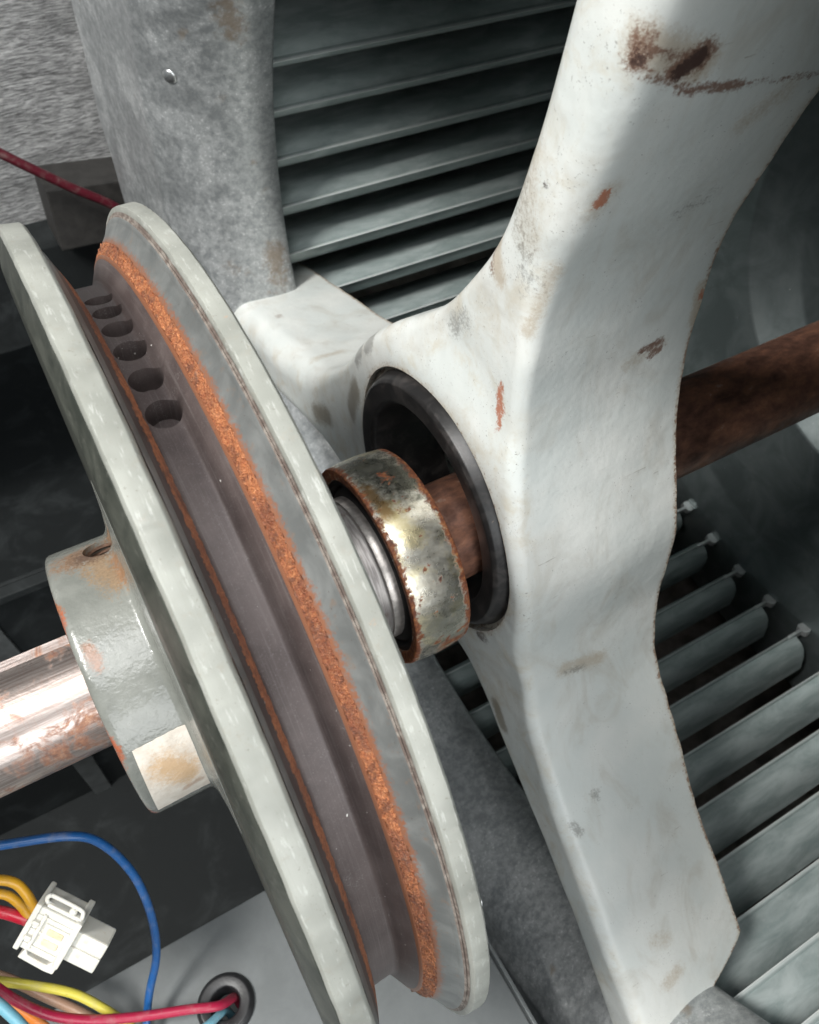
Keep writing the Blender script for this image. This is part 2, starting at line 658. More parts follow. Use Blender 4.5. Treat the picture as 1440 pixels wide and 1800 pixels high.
def mat_groove():
    n = NT('groove_dark_oxide')
    big = n.noise(1.2, 5, .6)
    grain = n.noise(34, 3, .6)
    col = n.mix(n.step(big, .3, .7), (.062, .047, .045), (.10, .079, .075))
    col = n.mix(n.math('MULTIPLY', n.step(grain, .55, .75), .35), col, (.20, .18, .175))
    dust = n.math('MULTIPLY', n.step(n.noise(2.2, 5, .7), .52, .75), n.step(n.noise(40, 2, .6), .5, .7))
    col = n.mix(n.math('MULTIPLY', dust, .5), col, (.33, .32, .31))
    sp = n.step(n.noise(13, 1, .5), .79, .81)
    col = n.mix(sp, col, (.7, .68, .64))
    ln = n.noise(1.0, 3, .7, co=n.scale((45, .5, .5)))
    col = n.mix(n.math('MULTIPLY', n.step(ln, .52, .72), .35), col, (.17, .15, .145))
    return n.out(col, n.mixf(big, .4, .55), .25, n.bump(n.math('ADD', grain, ln), .14, .01), spec=.45)


def mat_rust():
    n = NT('flaky_orange_rust')
    g1 = n.noise(22, 5, .82, dist=.3)
    g2 = n.voronoi(34, out='Color')
    big = n.noise(1.1, 4, .6)
    col = n.ramp(g1, [(.28, (.085, .022, .012)), (.44, (.32, .085, .03)), (.54, (.52, .175, .07)), (.64, (.70, .33, .15)), (.74, (.92, .68, .46))])
    col = n.mix(.35, col, n.mix(n.sep(g2)[0], (.24, .07, .03), (.72, .33, .14)))
    col = n.mix(n.math('MULTIPLY', n.step(big, .40, .66), .62), col, (.15, .05, .032))
    col = n.mix(n.math('MULTIPLY', n.step(n.noise(5, 3, .7), .5, .66), .6), col, (.09, .038, .028))
    wob = n.noise(3, 5, .75)
    bare = n.segment((-3.0, -7.6, -3.4), (-3.0, -4.4, -7.0), 2.1, wob, 1.3)
    col = n.mix(n.math('MULTIPLY', bare, .7), col, (.17, .15, .14))
    thin = n.step(n.noise(1.7, 5, .75), .58, .70)
    col = n.mix(n.math('MULTIPLY', thin, .55), col, (.15, .115, .10))
    h = n.math('ADD', g1, n.math('MULTIPLY', n.voronoi(34), .7))
    return n.out(col, .42, .15, n.bump(h, .9, .06), spec=.6)


def mat_bare_grey():
    n = NT('bare_grey_flange_wall')
    g = n.noise(1.5, 5, .6, dist=.5)
    col = n.mix(n.step(g, .35, .7), (.14, .148, .145), (.215, .224, .218))
    col = n.mix(n.math('MULTIPLY', n.step(n.noise(4, 5, .65), .58, .7), .6), col, (.22, .16, .12))
    yz = n.sep()
    rad = n.math('SQRT', n.math('ADD', n.math('MULTIPLY', yz[1], yz[1]), n.math('MULTIPLY', yz[2], yz[2])))
    creep = n.step(n.math('ADD', rad, n.math('MULTIPLY', n.math('SUBTRACT', n.noise(15, 4, .75), .5), .35)), 8.36, 8.26)
    col = n.mix(n.math('MULTIPLY', creep, .9), col, (.27, .105, .05))
    col = n.mix(n.step(n.noise(22, 2, .5), .72, .76), col, (.1, .08, .07))
    return n.out(col, .4, .3, n.bump(n.noise(12, 4, .6), .12, .02))


def mat_bare_grey_dirty():
    n = NT('brown_grime_line')
    g = n.noise(5, 5, .65, dist=.5)
    col = n.mix(n.step(g, .4, .65), (.13, .10, .085), (.27, .24, .21))
    return n.out(col, .6, .1, n.bump(n.noise(14, 4, .6), .25, .02))


def mat_shaft():
    n = NT('steel_shaft_oxidised')
    x = n.sep()[0]
    streak = n.noise(5, 4, .6, co=n.scale((.16, 3.2, 3.2)))
    ring = n.noise(4, 3, .6, co=n.scale((6, .4, .4)))
    st = n.mix(n.step(streak, .35, .7), (.29, .235, .21), (.48, .415, .385))
    st = n.mix(n.math('MULTIPLY', n.step(ring, .5, .7), .35), st, (.40, .28, .24))
    patch = n.noise(1.3, 6, .68, dist=.6)
    pm = n.step(patch, .50, .64)
    rc = n.ramp(n.noise(7, 5, .7), [(.3, (.10, .035, .02)), (.55, (.30, .12, .055)), (.75, (.52, .30, .18))])
    left = n.mix(n.math('MULTIPLY', pm, .8), st, rc)
    # beyond the pulley the shaft was never wiped: brown all over
    dk = n.ramp(n.noise(2.2, 5, .68, co=n.scale((.6, 1, 1)), dist=.2), [(.28, (.10, .052, .04)), (.48, (.25, .125, .088)), (.62, (.40, .19, .12)), (.76, (.62, .52, .45))])
    rusty = n.step(x, .4, 1.8)
    col = n.mix(rusty, left, dk)
    met = n.mixf(rusty, n.mixf(n.math('MULTIPLY', pm, .8), .9, .2), .4)
    ro = n.mixf(rusty, n.mixf(pm, .33, .6), n.mixf(n.step(n.noise(3, 4, .6), .4, .65), .28, .5))
    h = n.math('ADD', n.math('MULTIPLY', streak, .25), n.math('MULTIPLY', n.noise(6, 5, .65), n.mixf(rusty, .35, .6)))
    return n.out(col, ro, met, n.bump(h, .3, .04))


def mat_bearing():
    n = NT('bearing_steel_stained')
    x = n.sep()[0]
    blot = n.noise(1.3, 5, .68, dist=.25)
    st = n.mix(n.step(n.noise(3, 4, .6, co=n.scale((.5, 2, 2))), .35, .7), (.70, .65, .54), (.90, .86, .76))
    paint = n.math('MULTIPLY', n.step(blot, .44, .76), .85)
    col = n.mix(paint, st, n.mix(n.noise(2.4, 5, .6), (.15, .132, .10), (.42, .39, .32)))
    yel = n.step(n.noise(1.6, 4, .6, dist=.3), .50, .64)
    col = n.mix(n.math('MULTIPLY', yel, .6), col, (.72, .62, .36))
    wob = n.noise(6, 5, .7)
    rc = n.ramp(n.noise(9, 5, .7), [(.3, (.06, .018, .012)), (.52, (.24, .075, .03)), (.72, (.50, .23, .08))])
    wx = n.math('ADD', x, n.math('MULTIPLY', n.math('SUBTRACT', wob, .5), .55))
    edge = n.math('MAXIMUM', n.step(wx, .17, .06), n.step(wx, 1.2, 1.32))
    spots = n.step(n.noise(3.4, 5, .68, dist=.2), .60, .66)
    red = n.math('MAXIMUM', edge, spots)
    for a, b, r in (((.75, -2.42, -.55), (1.1, -2.42, -.6), .22), ((.8, -2.3, -.95), (.9, -2.3, -1.05), .2), ((1.15, -2.32, -.9), (1.2, -2.1, -1.3), .13)):
        red = n.math('MAXIMUM', red, n.segment(a, b, r, wob, .9))
    def bat(x_, deg):
        return (x_, 2.5 * cos(radians(deg)), 2.5 * sin(radians(deg)))
    for a, b, r, c, s_ in ((bat(.3, 62), bat(1.1, 92), .75, (.10, .10, .08), .9), (bat(.35, 104), bat(.6, 122), .3, (.62, .52, .26), .7),
                           (bat(.5, 170), bat(1.2, 196), .5, (.24, .25, .21), .7), (bat(.2, 88), bat(.3, 105), .22, (.30, .17, .06), .85)):
        col = n.mix(n.math('MULTIPLY', n.segment(a, b, r, wob, 1.1), s_), col, c)
    col = n.mix(red, col, rc)
    pit = n.step(n.noise(8, 3, .6), .69, .73)
    col = n.mix(n.math('MULTIPLY', pit, .8), col, (.09, .055, .03))
    met = n.mixf(n.math('MAXIMUM', red, n.math('MULTIPLY', paint, .75)), .95, .1)
    ro = n.mixf(red, n.mixf(paint, .27, .42), .65)
    return n.out(col, ro, met, n.bump(n.noise(10, 5, .7), .2, .03))


def mat_inner_ring():
    n = NT('bearing_inner_steel')
    s = n.noise(4, 4, .6, co=n.scale((5, .5, .5)))
    col = n.mix(n.step(s, .4, .65), (.30, .275, .265), (.48, .45, .43))
    col = n.mix(n.math('MULTIPLY', n.step(n.noise(2.5, 5, .65), .56, .7), .7), col, (.16, .10, .08))
    return n.out(col, .5, .7, n.bump(n.noise(9, 4, .6), .1, .02))


def mat_simple(name, col, rough=.5, metal=0.0, var=.25, scale=2.0, bump=.15, spec=None, bscale=12):
    n = NT(name)
    g = n.noise(scale, 5, .6)
    a = tuple(c * (1 - var) for c in col)
    b = tuple(min(1, c * (1 + var)) for c in col)
    return n.out(n.mix(n.step(g, .3, .7), a, b), rough, metal, n.bump(n.noise(bscale, 4, .6), bump, .02), spec=spec)


def mat_rubber():
    n = NT('black_rubber_greasy')
    g = n.noise(2.0, 6, .65, dist=.8)
    col = n.mix(n.step(g, .45, .75), (.016, .015, .015), (.06, .053, .05))
    col = n.mix(n.math('MULTIPLY', n.step(n.noise(9, 3, .6), .70, .74), .5), col, (.22, .16, .12))
    return n.out(col, n.mixf(g, .26, .5), 0, n.bump(n.noise(7, 5, .6), .16, .02), spec=.5)


def mat_galv():
    n = NT('galvanised_zinc_weathered')
    cl = n.noise(.5, 4, .65, dist=.4)
    g1 = n.noise(3.6, 5, .75)
    g2 = n.noise(9, 4, .75)
    col = n.mix(n.step(g1, .35, .68), (.30, .315, .32), (.47, .485, .49))
    col = n.mix(n.math('MULTIPLY', n.step(n.math('ADD', cl, n.math('MULTIPLY', n.math('SUBTRACT', g1, .5), .5)), .45, .68), .35), col, (.56, .57, .565))
    white = n.math('MULTIPLY', n.step(g2, .54, .66), n.step(n.math('ADD', cl, n.math('MULTIPLY', n.math('SUBTRACT', g1, .5), .6)), .42, .62))
    col = n.mix(n.math('MULTIPLY', white, .8), col, (.76, .77, .77))
    dk = n.step(n.noise(5.0, 4, .75), .58, .72)
    col = n.mix(n.math('MULTIPLY', dk, .4), col, (.19, .195, .2))
    wob = n.noise(4, 4, .7)
    for a_, b_, r_ in (((4.0, 15.9, 7.2), (4.2, 16.2, 6.4), .5), ((4.9, 17.2, -2.0), (4.9, 17.3, -3.4), .5), ((3.2, 17.8, -2.4), (4.4, 17.5, -3.0), .35)):
        col = n.mix(n.math('MULTIPLY', n.segment(a_, b_, r_, wob, 1.2), .7), col, (.24, .17, .11))
    br = n.step(n.noise(.75, 3, .6), .66, .76)
    col = n.mix(n.math('MULTIPLY', br, .6), col, (.28, .21, .14))
    return n.out(col, n.mixf(cl, .34, .5), n.mixf(n.step(cl, .4, .62), .6, .4), n.bump(g1, .1, .03))


def mat_blade():
    n = NT('blade_zinc_sheet')
    s = n.noise(1.4, 5, .62, co=n.scale((.35, 1, 1)), dist=.4)
    col = n.mix(n.step(s, .35, .7), (.30, .36, .355), (.50, .56, .555))
    col = n.mix(n.math('MULTIPLY', n.step(n.noise(7, 4, .7), .56, .68), .3), col, (.5, .53, .52))
    yz = n.sep()
    rad = n.math('SQRT', n.math('ADD', n.math('MULTIPLY', yz[1], yz[1]), n.math('MULTIPLY', yz[2], yz[2])))
    cutedge_glint = n.step(rad, 17.10, 16.99)  # raw cut edge painted paler, its catch of light put into the colour
    col = n.mix(cutedge_glint, col, (.72, .76, .75))
    return n.out(col, .42, .25, n.bump(n.noise(5, 4, .65), .12, .03))


def mat_disc():
    n = NT('wheel_disc_zinc')
    s = n.noise(.5, 5, .6, dist=.6)
    col = n.mix(n.step(s, .35, .7), (.16, .19, .192), (.25, .285, .287))
    col = n.mix(n.step(n.noise(9, 3, .6), .72, .76), col, (.6, .62, .62))
    return n.out(col, .42, .7, n.bump(n.noise(4, 4, .6), .1, .03))


def mat_foil():
    n = NT('crinkled_grey_foil_facing')
    c1 = n.scale((.28, 1.0, 3.0))
    g = n.noise(5.0, 6, .78, co=c1, dist=.3)
    col = n.mix(n.step(g, .36, .66), (.12, .12, .12), (.60, .60, .595))
    col = n.mix(n.math('MULTIPLY', n.step(n.noise(6.5, 5, .7, co=c1), .6, .7), .7), col, (.66, .66, .65))
    return n.out(col, .45, .35, n.bump(g, .8, .12))


def mat_plate():
    n = NT('zinc_base_plate')
    v = n.noise(2.5, 4, .7)
    g = n.noise(.7, 6, .65, dist=.6)
    col = n.mix(v, (.11, .119, .12), (.145, .155, .157))
    col = n.mix(n.math('MULTIPLY', n.step(g, .45, .7), .5), col, (.10, .108, .108))
    return n.out(col, .48, .3, n.bump(n.noise(2, 5, .6), .06, .04))


def mat_black_panel():
    n = NT('black_painted_panel_dusty')
    g = n.noise(.35, 6, .65, dist=.8)
    col = n.mix(n.step(g, .45, .75), (.017, .019, .0195), (.036, .04, .041))
    d = n.step(n.noise(1.6, 6, .75, dist=1), .62, .76)
    col = n.mix(n.math('MULTIPLY', d, .35), col, (.05, .054, .055))
    return n.out(col, .55, 0, n.bump(n.noise(3, 4, .6), .1, .03), spec=.12)


def mat_wire(name, col):
    n = NT(name)
    g = n.noise(3, 4, .6)
    a = tuple(c * .8 for c in col)
    dust = n.step(n.noise(2.2, 5, .75), .48, .72)
    c2 = n.mix(n.math('MULTIPLY', dust, .28), n.mix(g, a, col), (.30, .27, .24))
    c2 = n.mix(n.math('MULTIPLY', n.step(n.noise(11, 3, .7), .64, .72), .5), c2, (.10, .085, .075))
    return n.out(c2, n.mixf(dust, .34, .6), 0, n.bump(n.noise(9, 3, .6), .15, .02), spec=.45)


def mat_nylon():
    n = NT('ivory_nylon')
    g = n.noise(1.8, 4, .6)
    col = n.mix(g, (.52, .50, .43), (.64, .63, .59))
    col = n.mix(n.math('MULTIPLY', n.step(n.noise(5, 4, .7), .56, .72), .5), col, (.48, .42, .32))
    return n.out(col, .35, 0, n.bump(n.noise(8, 3, .6), .06, .02), sss=.25)


def mat_paper():
    n = NT('aged_paper_label')
    g = n.noise(2.2, 5, .65, dist=.5)
    col = n.mix(n.step(g, .35, .7), (.58, .52, .45), (.68, .63, .56))
    wob = n.math('ADD', n.math('MULTIPLY', n.noise(5, 3, .7), .5), n.math('MULTIPLY', n.noise(22, 3, .7), .5))
    col = n.mix(n.math('MULTIPLY', n.segment((-5.55, -2.79, .75), (-5.35, -2.88, .3), .42, wob, 1.3), .75), col, (.52, .32, .15))
    col = n.mix(n.math('MULTIPLY', n.segment((-5.45, -2.9, -.25), (-5.15, -2.9, -.15), .09, wob, 1.1), .7), col, (.38, .26, .19))
    return n.out(col, .7, 0, n.bump(n.noise(5, 5, .6), .35, .05), spec=.25)


M_white = mat_white_paint()
M_ppaint = mat_pulley_paint()
M_prim = mat_pulley_rim()
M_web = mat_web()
M_hub = mat_hub_paint()
M_groove = mat_groove()
M_rust = mat_rust()
M_bare = mat_bare_grey()
M_line = mat_bare_grey_dirty()
M_shaft = mat_shaft()
M_bear = mat_bearing()
M_inner = mat_inner_ring()
M_rubber = mat_rubber()
M_galv = mat_galv()
M_blade = mat_blade()
M_disc = mat_disc()
M_foil = mat_foil()
M_plate = mat_plate()
M_black = mat_black_panel()
M_nylon = mat_nylon()
M_paper = mat_paper()
M_housing = mat_simple('housing_inside_brown', (.27, .235, .21), .6, .2, .35, .8)
M_dark = mat_simple('dark_hole', (.02, .014, .012), .6)
M_screw = mat_simple('zinc_screw', (.55, .56, .56), .3, .9, .1)
M_tab = mat_simple('bright_tab', (.68, .70, .70), .35, .6, .15)
M_seal = mat_simple('black_bearing_seal', (.012, .011, .011), .4, 0, .4, 3, .25, .5)
M_chrome = mat_simple('worn_collar', (.50, .46, .43), .38, .8, .25, 5, .25)
M_grom = mat_simple('black_rubber_grommet', (.014, .014, .015), .42, 0, .3, 3, .2)
M_ring = mat_simple('brown_oxide_ring', (.12, .09, .075), .5, .5, .4, 3)

RC = (1.08, -.05)                      # centre of the inlet and of the bracket (y, z)

# ------------------------------------------------------------------ the setting: plate, floor, wall
V = [(-26, -34, -13), (.55, -34, -13), (.55, -1, -13), (-26, -1, -13)]
pl = prism('base_plate', [(-26, -34), (.55, -34), (.55, -1), (-26, -1)], Vector((0, 0, -13.18)), EX, EY, EZ, .18, M_plate, None, .03)
structure(pl)
Vc, Fcc = rod((-7.1, -3.45, -13), (0, 0, 1), .68, 2, 40)
drill(pl, [mesh_obj('cutter', Vc, Fcc, M_dark)])
pl.data.polygons.foreach_set('use_smooth', [False] * len(pl.data.polygons))
lip = prism('plate_lip', [(-34, 0), (-1, 0), (-1, .55), (-34, .55)], Vector((.56, 0, -13.19)), EY, EZ, EX, .12, M_plate, None, .03)
lip.parent = pl
fl = prism('floor', [(-90, -60), (60, -60), (60, 80), (-90, 80)], Vector((0, 0, -30)), EX, EY, EZ, .2, M_black, None, 0)
structure(fl)

# crinkled foil-faced wall behind (a real displaced sheet)
nx, nz = 150, 110
V, Fc = [], []
for i in range(nx + 1):
    for j in range(nz + 1):
        x = -24 + 34 * i / nx
        z = -12.6 + 30 * j / nz
        d = noise.noise((x * .25, 3.1, z * .6)) * .3 + noise.noise((x * 1.1, 7.7, z * 4.5)) * .10
        V.append((x, 36 + d, z))
for i in range(nx):
    for j in range(nz):
        a = i * (nz + 1) + j
        Fc.append((a, a + 1, a + nz + 2, a + nz + 1))
structure(mesh_obj('wall', V, Fc, M_foil))

lg = prism('wall_foot_dark_box', [(-24, -13), (10, -13), (10, -7.6), (-24, -7.6)], Vector((0, 32.6, 0)), EX, EZ, EY, 3, M_black, None, .1)  # dark box added to darken the foot of the foil wall
structure(lg)
dp = thing('metal_partition', 'dusty black painted sheet metal partition standing behind the hub', 'partition', (-12, 14, -30))
prism('sheet', [(-26, -30), (1.0, -30), (1.0, -11.5), (-26, -11.5)], Vector((0, 14.6, 0)), EX, EZ, EY, .2, M_black, dp, .04)
M_strip = mat_simple('grey_strip_paint', (.075, .08, .08), .5, .1, .3, 1)
prism('mounting_strip', [(-11.0, -30), (-10.1, -30), (-10.0, -18), (-10.5, -11.6), (-11.5, -11.6)], Vector((0, 14.3, 0)), EX, EZ, EY, .25, M_strip, dp, .04)
prism('edge_fold', [(-26, 14.0), (1.0, 14.0), (1.0, 14.58), (-26, 14.58)], Vector((0, 0, -11.9)), EX, EY, EZ, .4, M_black, dp, .05)

bb = prism('junction_block', [(-1.6, -7.2), (2.6, -7.4), (2.6, -4.4), (-1.4, -4.0)], Vector((0, 31, 0)), EX, EZ, EY, 3,
           mat_simple('block_dark', (.03, .028, .026), .6), None, .08)
tag(bb, 'small dark block against the crinkled grey wall', 'block')
rw = tube('dark_red_cable', [(-9.5, 29, 5.5), (-3.6, 29.2, -.4), (-.6, 29.4, -3.2), (1.8, 29.6, -5.4), (3.5, 30, -9)], .22,
          mat_wire('dark_red_insulation', (.11, .012, .022)))
tag(rw, 'dark red cable running diagonally in front of the crinkled wall', 'cable')

# ------------------------------------------------------------------ inlet ring (bell mouth)
ir = thing('inlet_ring', 'weathered galvanised inlet ring of the blower behind the white bracket', 'inlet ring', (3, RC[0], RC[1]))
prof = [(1.25, 24.4), (1.4, 22.5), (1.55, 20.5), (1.70, 18.6), (1.68, 18.4), (1.78, 18.15), (2.15, 17.5), (2.6, 17.05), (3.2, 16.7), (3.9, 16.45), (4.6, 16.3),
        (5.1, 16.3), (5.4, 16.36), (5.5, 16.45)]
prof = [tuple(p) for p in spline([(x, r, 0) for x, r in prof], 4)]
prof = [(p[0], p[1]) for p in prof]


def dent(x, r, a, j):
    f = noise.noise((x * .5, cos(a) * 5, sin(a) * 5)) * .07
    if r > 23.6:
        f += noise.noise((3.3, cos(a) * 16, sin(a) * 16)) * .35
    return x, r + f


mo = lathe('mouth', prof, M_galv, ir, 260, RC[0], RC[1], angle=50, jitter=dent)
thicken(mo, .1)


def ring_pt(x, r, deg):
    return Vector((x, RC[0] + r * cos(radians(deg)), RC[1] + r * sin(radians(deg))))


def dome(name, p, d, r, h, mat, parent):
    d = Vector(d).normalized()
    x = d.orthogonal().normalized()
    y = d.cross(x)
    V = [Vector(p) + d * h]
    Fc = []
    n, m = 18, 4
    for j in range(1, m + 1):
        t = j / m * pi / 2
        for k in range(n):
            a = 2 * pi * k / n
            V.append(Vector(p) + d * (h * cos(t)) + (x * cos(a) + y * sin(a)) * r * sin(t))
    for k in range(n):
        Fc.append((0, 1 + k, 1 + (k + 1) % n))
        for j in range(m - 1):
            Fc.append((1 + j * n + k, 1 + (j + 1) * n + k, 1 + (j + 1) * n + (k + 1) % n, 1 + j * n + (k + 1) % n))
    Fc.append(tuple(1 + (m - 1) * n + k for k in range(n)))
    return mesh_obj(name, V, Fc, mat, parent)


dome('rivet', ring_pt(2.36, 17.25, 16.4), (-.7, -.7, -.2), .27, .16, M_screw, ir)
dome('rivet', ring_pt(1.95, 17.85, -106.3), (-.9, .1, .35), .36, .26, M_screw, ir)

# ------------------------------------------------------------------ blower wheel
bw = thing('squirrel_cage_fan', 'squirrel cage blower wheel with rows of zinc blades inside the housing', 'fan wheel', (22.6, 0, 0))
XD = 22.6
dprof = [(XD - .9, .0 + 1.26), (XD - .9, 3.2), (XD, 3.6), (XD + .75, 5.0), (XD + .75, 7.35), (XD - .45, 8.95), (XD - .42, 9.2), (XD - .32, 15.2), (XD - .80, 16.9), (XD - .85, 21.0), (XD + .95, 21.0), (XD + 1.0, 1.26)]
lathe('end_disc', fillet(dprof, .12, 3), M_disc, bw, 160, angle=50)
cs = [(18.7, -2.45), (18.0, -2.4), (17.55, -2.05), (17.32, -1.4), (17.2, -.6), (17.15, -.1), (16.95, -.07), (16.93, 0), (16.95, .07), (17.18, .11), (17.22, .4), (17.38, .8), (17.75, 1.15), (18.5, 1.35), (19.5, 1.4), (20.4, 1.2)]
V, Fc = [], []
xs = [4.7, 9, 14, 18, XD - 1.5]
th = .07
for x in xs:
    for (r, d) in cs:
        a = radians(d)
        V.append((x, r * cos(a), r * sin(a)))
    for (r, d) in cs:
        a = radians(d)
        V.append((x, (r + th) * cos(a), (r + th) * sin(a)))
nc = len(cs)
for i in range(len(xs) - 1):
    o0, o1 = i * 2 * nc, (i + 1) * 2 * nc
    for j in range(nc - 1):
        Fc.append((o0 + j, o0 + j + 1, o1 + j + 1, o1 + j))
        Fc.append((o0 + nc + j, o0 + nc + j + 1, o1 + nc + j + 1, o1 + nc + j))
    Fc.append((o0, o0 + nc, o1 + nc, o1))
    Fc.append((o0 + nc - 1, o0 + 2 * nc - 1, o1 + 2 * nc - 1, o1 + nc - 1))
for o0 in (0, (len(xs) - 1) * 2 * nc):
    for j in range(nc - 1):
        Fc.append((o0 + j, o0 + j + 1, o0 + nc + j + 1, o0 + nc + j))
blade = mesh_obj('blade', V, Fc, M_blade, bw, angle=40)
tabm = prism('tab', [(XD - 1.1, -.07), (XD - .30, -.07), (XD - .24, -.24), (XD - .12, -.30), (XD + .12, -.26), (XD + .12, .26), (XD - .12, .30), (XD - .24, .24), (XD - .30, .07), (XD - 1.1, .07)], Vector((-.88, 16.95, 0)), EX, EZ, EY, .34, M_tab, bw, .03)
angs = [16.2, 10.1, 3.8, -2.6, -9.2, -15.7]
while angs[-1] > -98:
    angs.append(angs[-1] - 6.9)
angs += [-105.8, -113.2, -120.5, -127.8, -135.0]
while angs[-1] > 16.2 - 360 + 9:
    angs.append(angs[-1] - 6.92)
first = True
for a in angs:
    if first:
        b, t = blade, tabm
        first = False
    else:
        b, t = blade.copy(), tabm.copy()
        COL.objects.link(b)
        COL.objects.link(t)
        b.parent = t.parent = bw
    for o in (b, t):
        o.rotation_euler = (radians(a), 0, 0)
        o.location = Vector((0, RC[0], RC[1])) - bw.location
lathe('wheel_rim', [(4.1, 19.6), (4.1, 21.0), (4.7, 21.0), (4.7, 20.6), (4.3, 20.5), (4.3, 19.6)], M_blade, bw, 120, closed=True)

bh = thing('blower_housing', 'dark scroll housing wrapped around the blower wheel', 'housing', (14, 0, 0))
hs = lathe('scroll', [(3.55, 17.4), (3.55, 24), (24.5, 24), (24.5, 2)], M_housing, bh, 120, RC[0], RC[1])

# ------------------------------------------------------------------ shaft
kn = 96
prof0 = []
for k in range(kn):
    a = 2 * pi * k / kn
    prof0.append((1.25 * cos(a), 1.25 * sin(a), a))


def shaft_section(key):
    out = []
    for y, z, a in prof0:
        da = (math.degrees(a) - 58) % 360
        if da > 180:
            da -= 360
        if key and abs(da) < 14:
            d0 = radians(58)
            # flat bottom of the keyway
            t = Vector((cos(d0), sin(d0)))
            s = Vector((-sin(d0), cos(d0)))
            off = 1.25 * sin(radians(da))
            if abs(da) < 11.5:
                p = t * .98 + s * off
            else:
                p = t * .98 + s * (1.25 * sin(radians(13)) * (1 if da > 0 else -1)) if abs(da) < 12.8 else Vector((y, z))
            out.append((p.x, p.y))
        else:
            out.append((y, z))
    return out


V, Fc = [], []
secs = [(-17, True), (-11, True), (-7, True), (-4.0, True), (-3.98, False), (0, False), (6, False), (14, False), (26, False)]
for x, k in secs:
    V += [(x, y, z) for y, z in shaft_section(k)]
for i in range(len(secs) - 1):
    for k in range(kn):
        Fc.append((i * kn + k, i * kn + (k + 1) % kn, (i + 1) * kn + (k + 1) % kn, (i + 1) * kn + k))
Fc += [tuple(range(kn)), tuple((len(secs) - 1) * kn + k for k in range(kn))]
sh = mesh_obj('drive_shaft', V, Fc, M_shaft, None, angle=30)
tag(sh, 'long round steel shaft, polished at the left and rusty brown beyond the bracket', 'shaft')

# ------------------------------------------------------------------ drive pulley
pu = thing('drive_pulley', 'large grey belt pulley with rusty groove on the steel shaft', 'pulley', (-3.5, 0, 0))


def rough_edge(amp, fr):
    def f(x, r, a, j):
        if r > 8.3:
            r += noise.noise((x * 3, cos(a) * fr, sin(a) * fr)) * amp
            nick = noise.noise((x * 9, cos(a) * 60 + 5, sin(a) * 60))
            r -= max(0, nick - .45) * .08
            x += noise.noise((x * 3 + 9, cos(a) * fr, sin(a) * fr)) * amp * .7
        return x, r
    return f


# near flange: conical web, then the flat rim
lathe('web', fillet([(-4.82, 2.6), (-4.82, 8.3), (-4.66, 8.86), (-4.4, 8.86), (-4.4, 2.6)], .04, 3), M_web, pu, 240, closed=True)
lathe('rim', fillet([(-4.655, 8.85), (-4.61, 8.97), (-4.27, 8.93), (-4.22, 8.86), (-4.19, 8.55), (-4.35, 8.35)], .016, 2, True), M_prim, pu, 720,
      closed=True, jitter=rough_edge(.014, 22), angle=25)
lathe('rim', fillet([(-2.64, 8.70), (-2.61, 8.80), (-2.35, 8.81), (-2.30, 8.74), (-2.34, 8.2), (-2.55, 8.2)], .014, 2, True), M_prim, pu, 720,
      closed=True, jitter=rough_edge(.008, 22), angle=25)
lathe('grime_line', [(-2.705, 8.62), (-2.68, 8.665), (-2.665, 8.64), (-2.645, 8.705), (-2.62, 8.3)], M_line, pu, 300)
lathe('flange_wall', [(-4.18, 8.56), (-4.10, 8.40), (-4.10, 8.2)], M_bare, pu, 300)
lathe('flange_wall', [(-2.70, 8.3), (-2.70, 8.63), (-2.74, 8.56), (-2.745, 8.53), (-2.985, 8.245), (-2.985, 8.15)], M_bare, pu, 300)


def flakes(amp):
    def f(x, r, a, j):
        q = (x * 16, cos(a) * 120, sin(a) * 120)
        k = noise.noise(q) * amp + noise.noise((x * 30, cos(a) * 240, sin(a) * 240)) * amp * .6
        return x - k * .6, r + k
    return f


lathe('groove_wall', [(-2.90 - .225 * t / 9, 8.36 - .31 * t / 9) for t in (3, 3.6, 4.2, 4.8, 5.4, 6, 6.6, 7.2, 7.8, 8.4, 9)], M_rust, pu, 1400, jitter=flakes(.045), angle=180)
lathe('groove_wall', [(-4.115 + .19 * t / 8, 8.43 - .52 * t / 8) for t in (0, 1, 2, 3, 4, 5)], M_groove, pu, 300)
lathe('groove_wall', [(-4.115 + .19 * t / 16, 8.43 - .52 * t / 16) for t in range(8, 19)], M_rust, pu, 1400, jitter=flakes(.028), angle=180)
lathe('groove_edge', [(-3.115, 8.065), (-3.135, 8.075), (-3.165, 8.03), (-3.165, 7.9)], M_bare, pu, 300)
lathe('groove_edge', [(-3.94, 7.93), (-3.91, 7.84), (-3.93, 7.7)], M_groove, pu, 300)
gf = lathe('groove_floor', fillet([(-3.98, 7.72), (-3.86, 7.62), (-3.42, 7.60), (-3.36, 7.66), (-3.16, 8.03), (-3.05, 7.95), (-3.05, 6.6), (-3.98, 6.6)], .05, 3, True), M_groove, pu, 300, closed=True)
cut = []
for deg, x, r in ((100.9, -3.60, .265), (95.4, -3.60, .26), (89.8, -3.60, .255), (84.6, -3.60, .25), (79.6, -3.60, .245), (74.6, -3.60, .24)):
    d = (0, cos(radians(deg)), sin(radians(deg)))
    Vc, Fcc = rod(Vector(d) * 7.6 + Vector((x, 0, 0)), d, r, .9, 32)
    cut.append(mesh_obj('cutter', Vc, Fcc, M_groove))
drill(gf, cut)
hb = lathe('hub', fillet([(-6.26, 1.255), (-6.26, 2.9), (-5.0, 2.9), (-4.92, 3.02), (-4.87, 3.4), (-4.83, 4.1), (-4.6, 4.1), (-4.6, 1.255)], .17, 5, True), M_hub, pu, 200, closed=True, angle=40)
hd = (0, cos(radians(66)), sin(radians(66)))
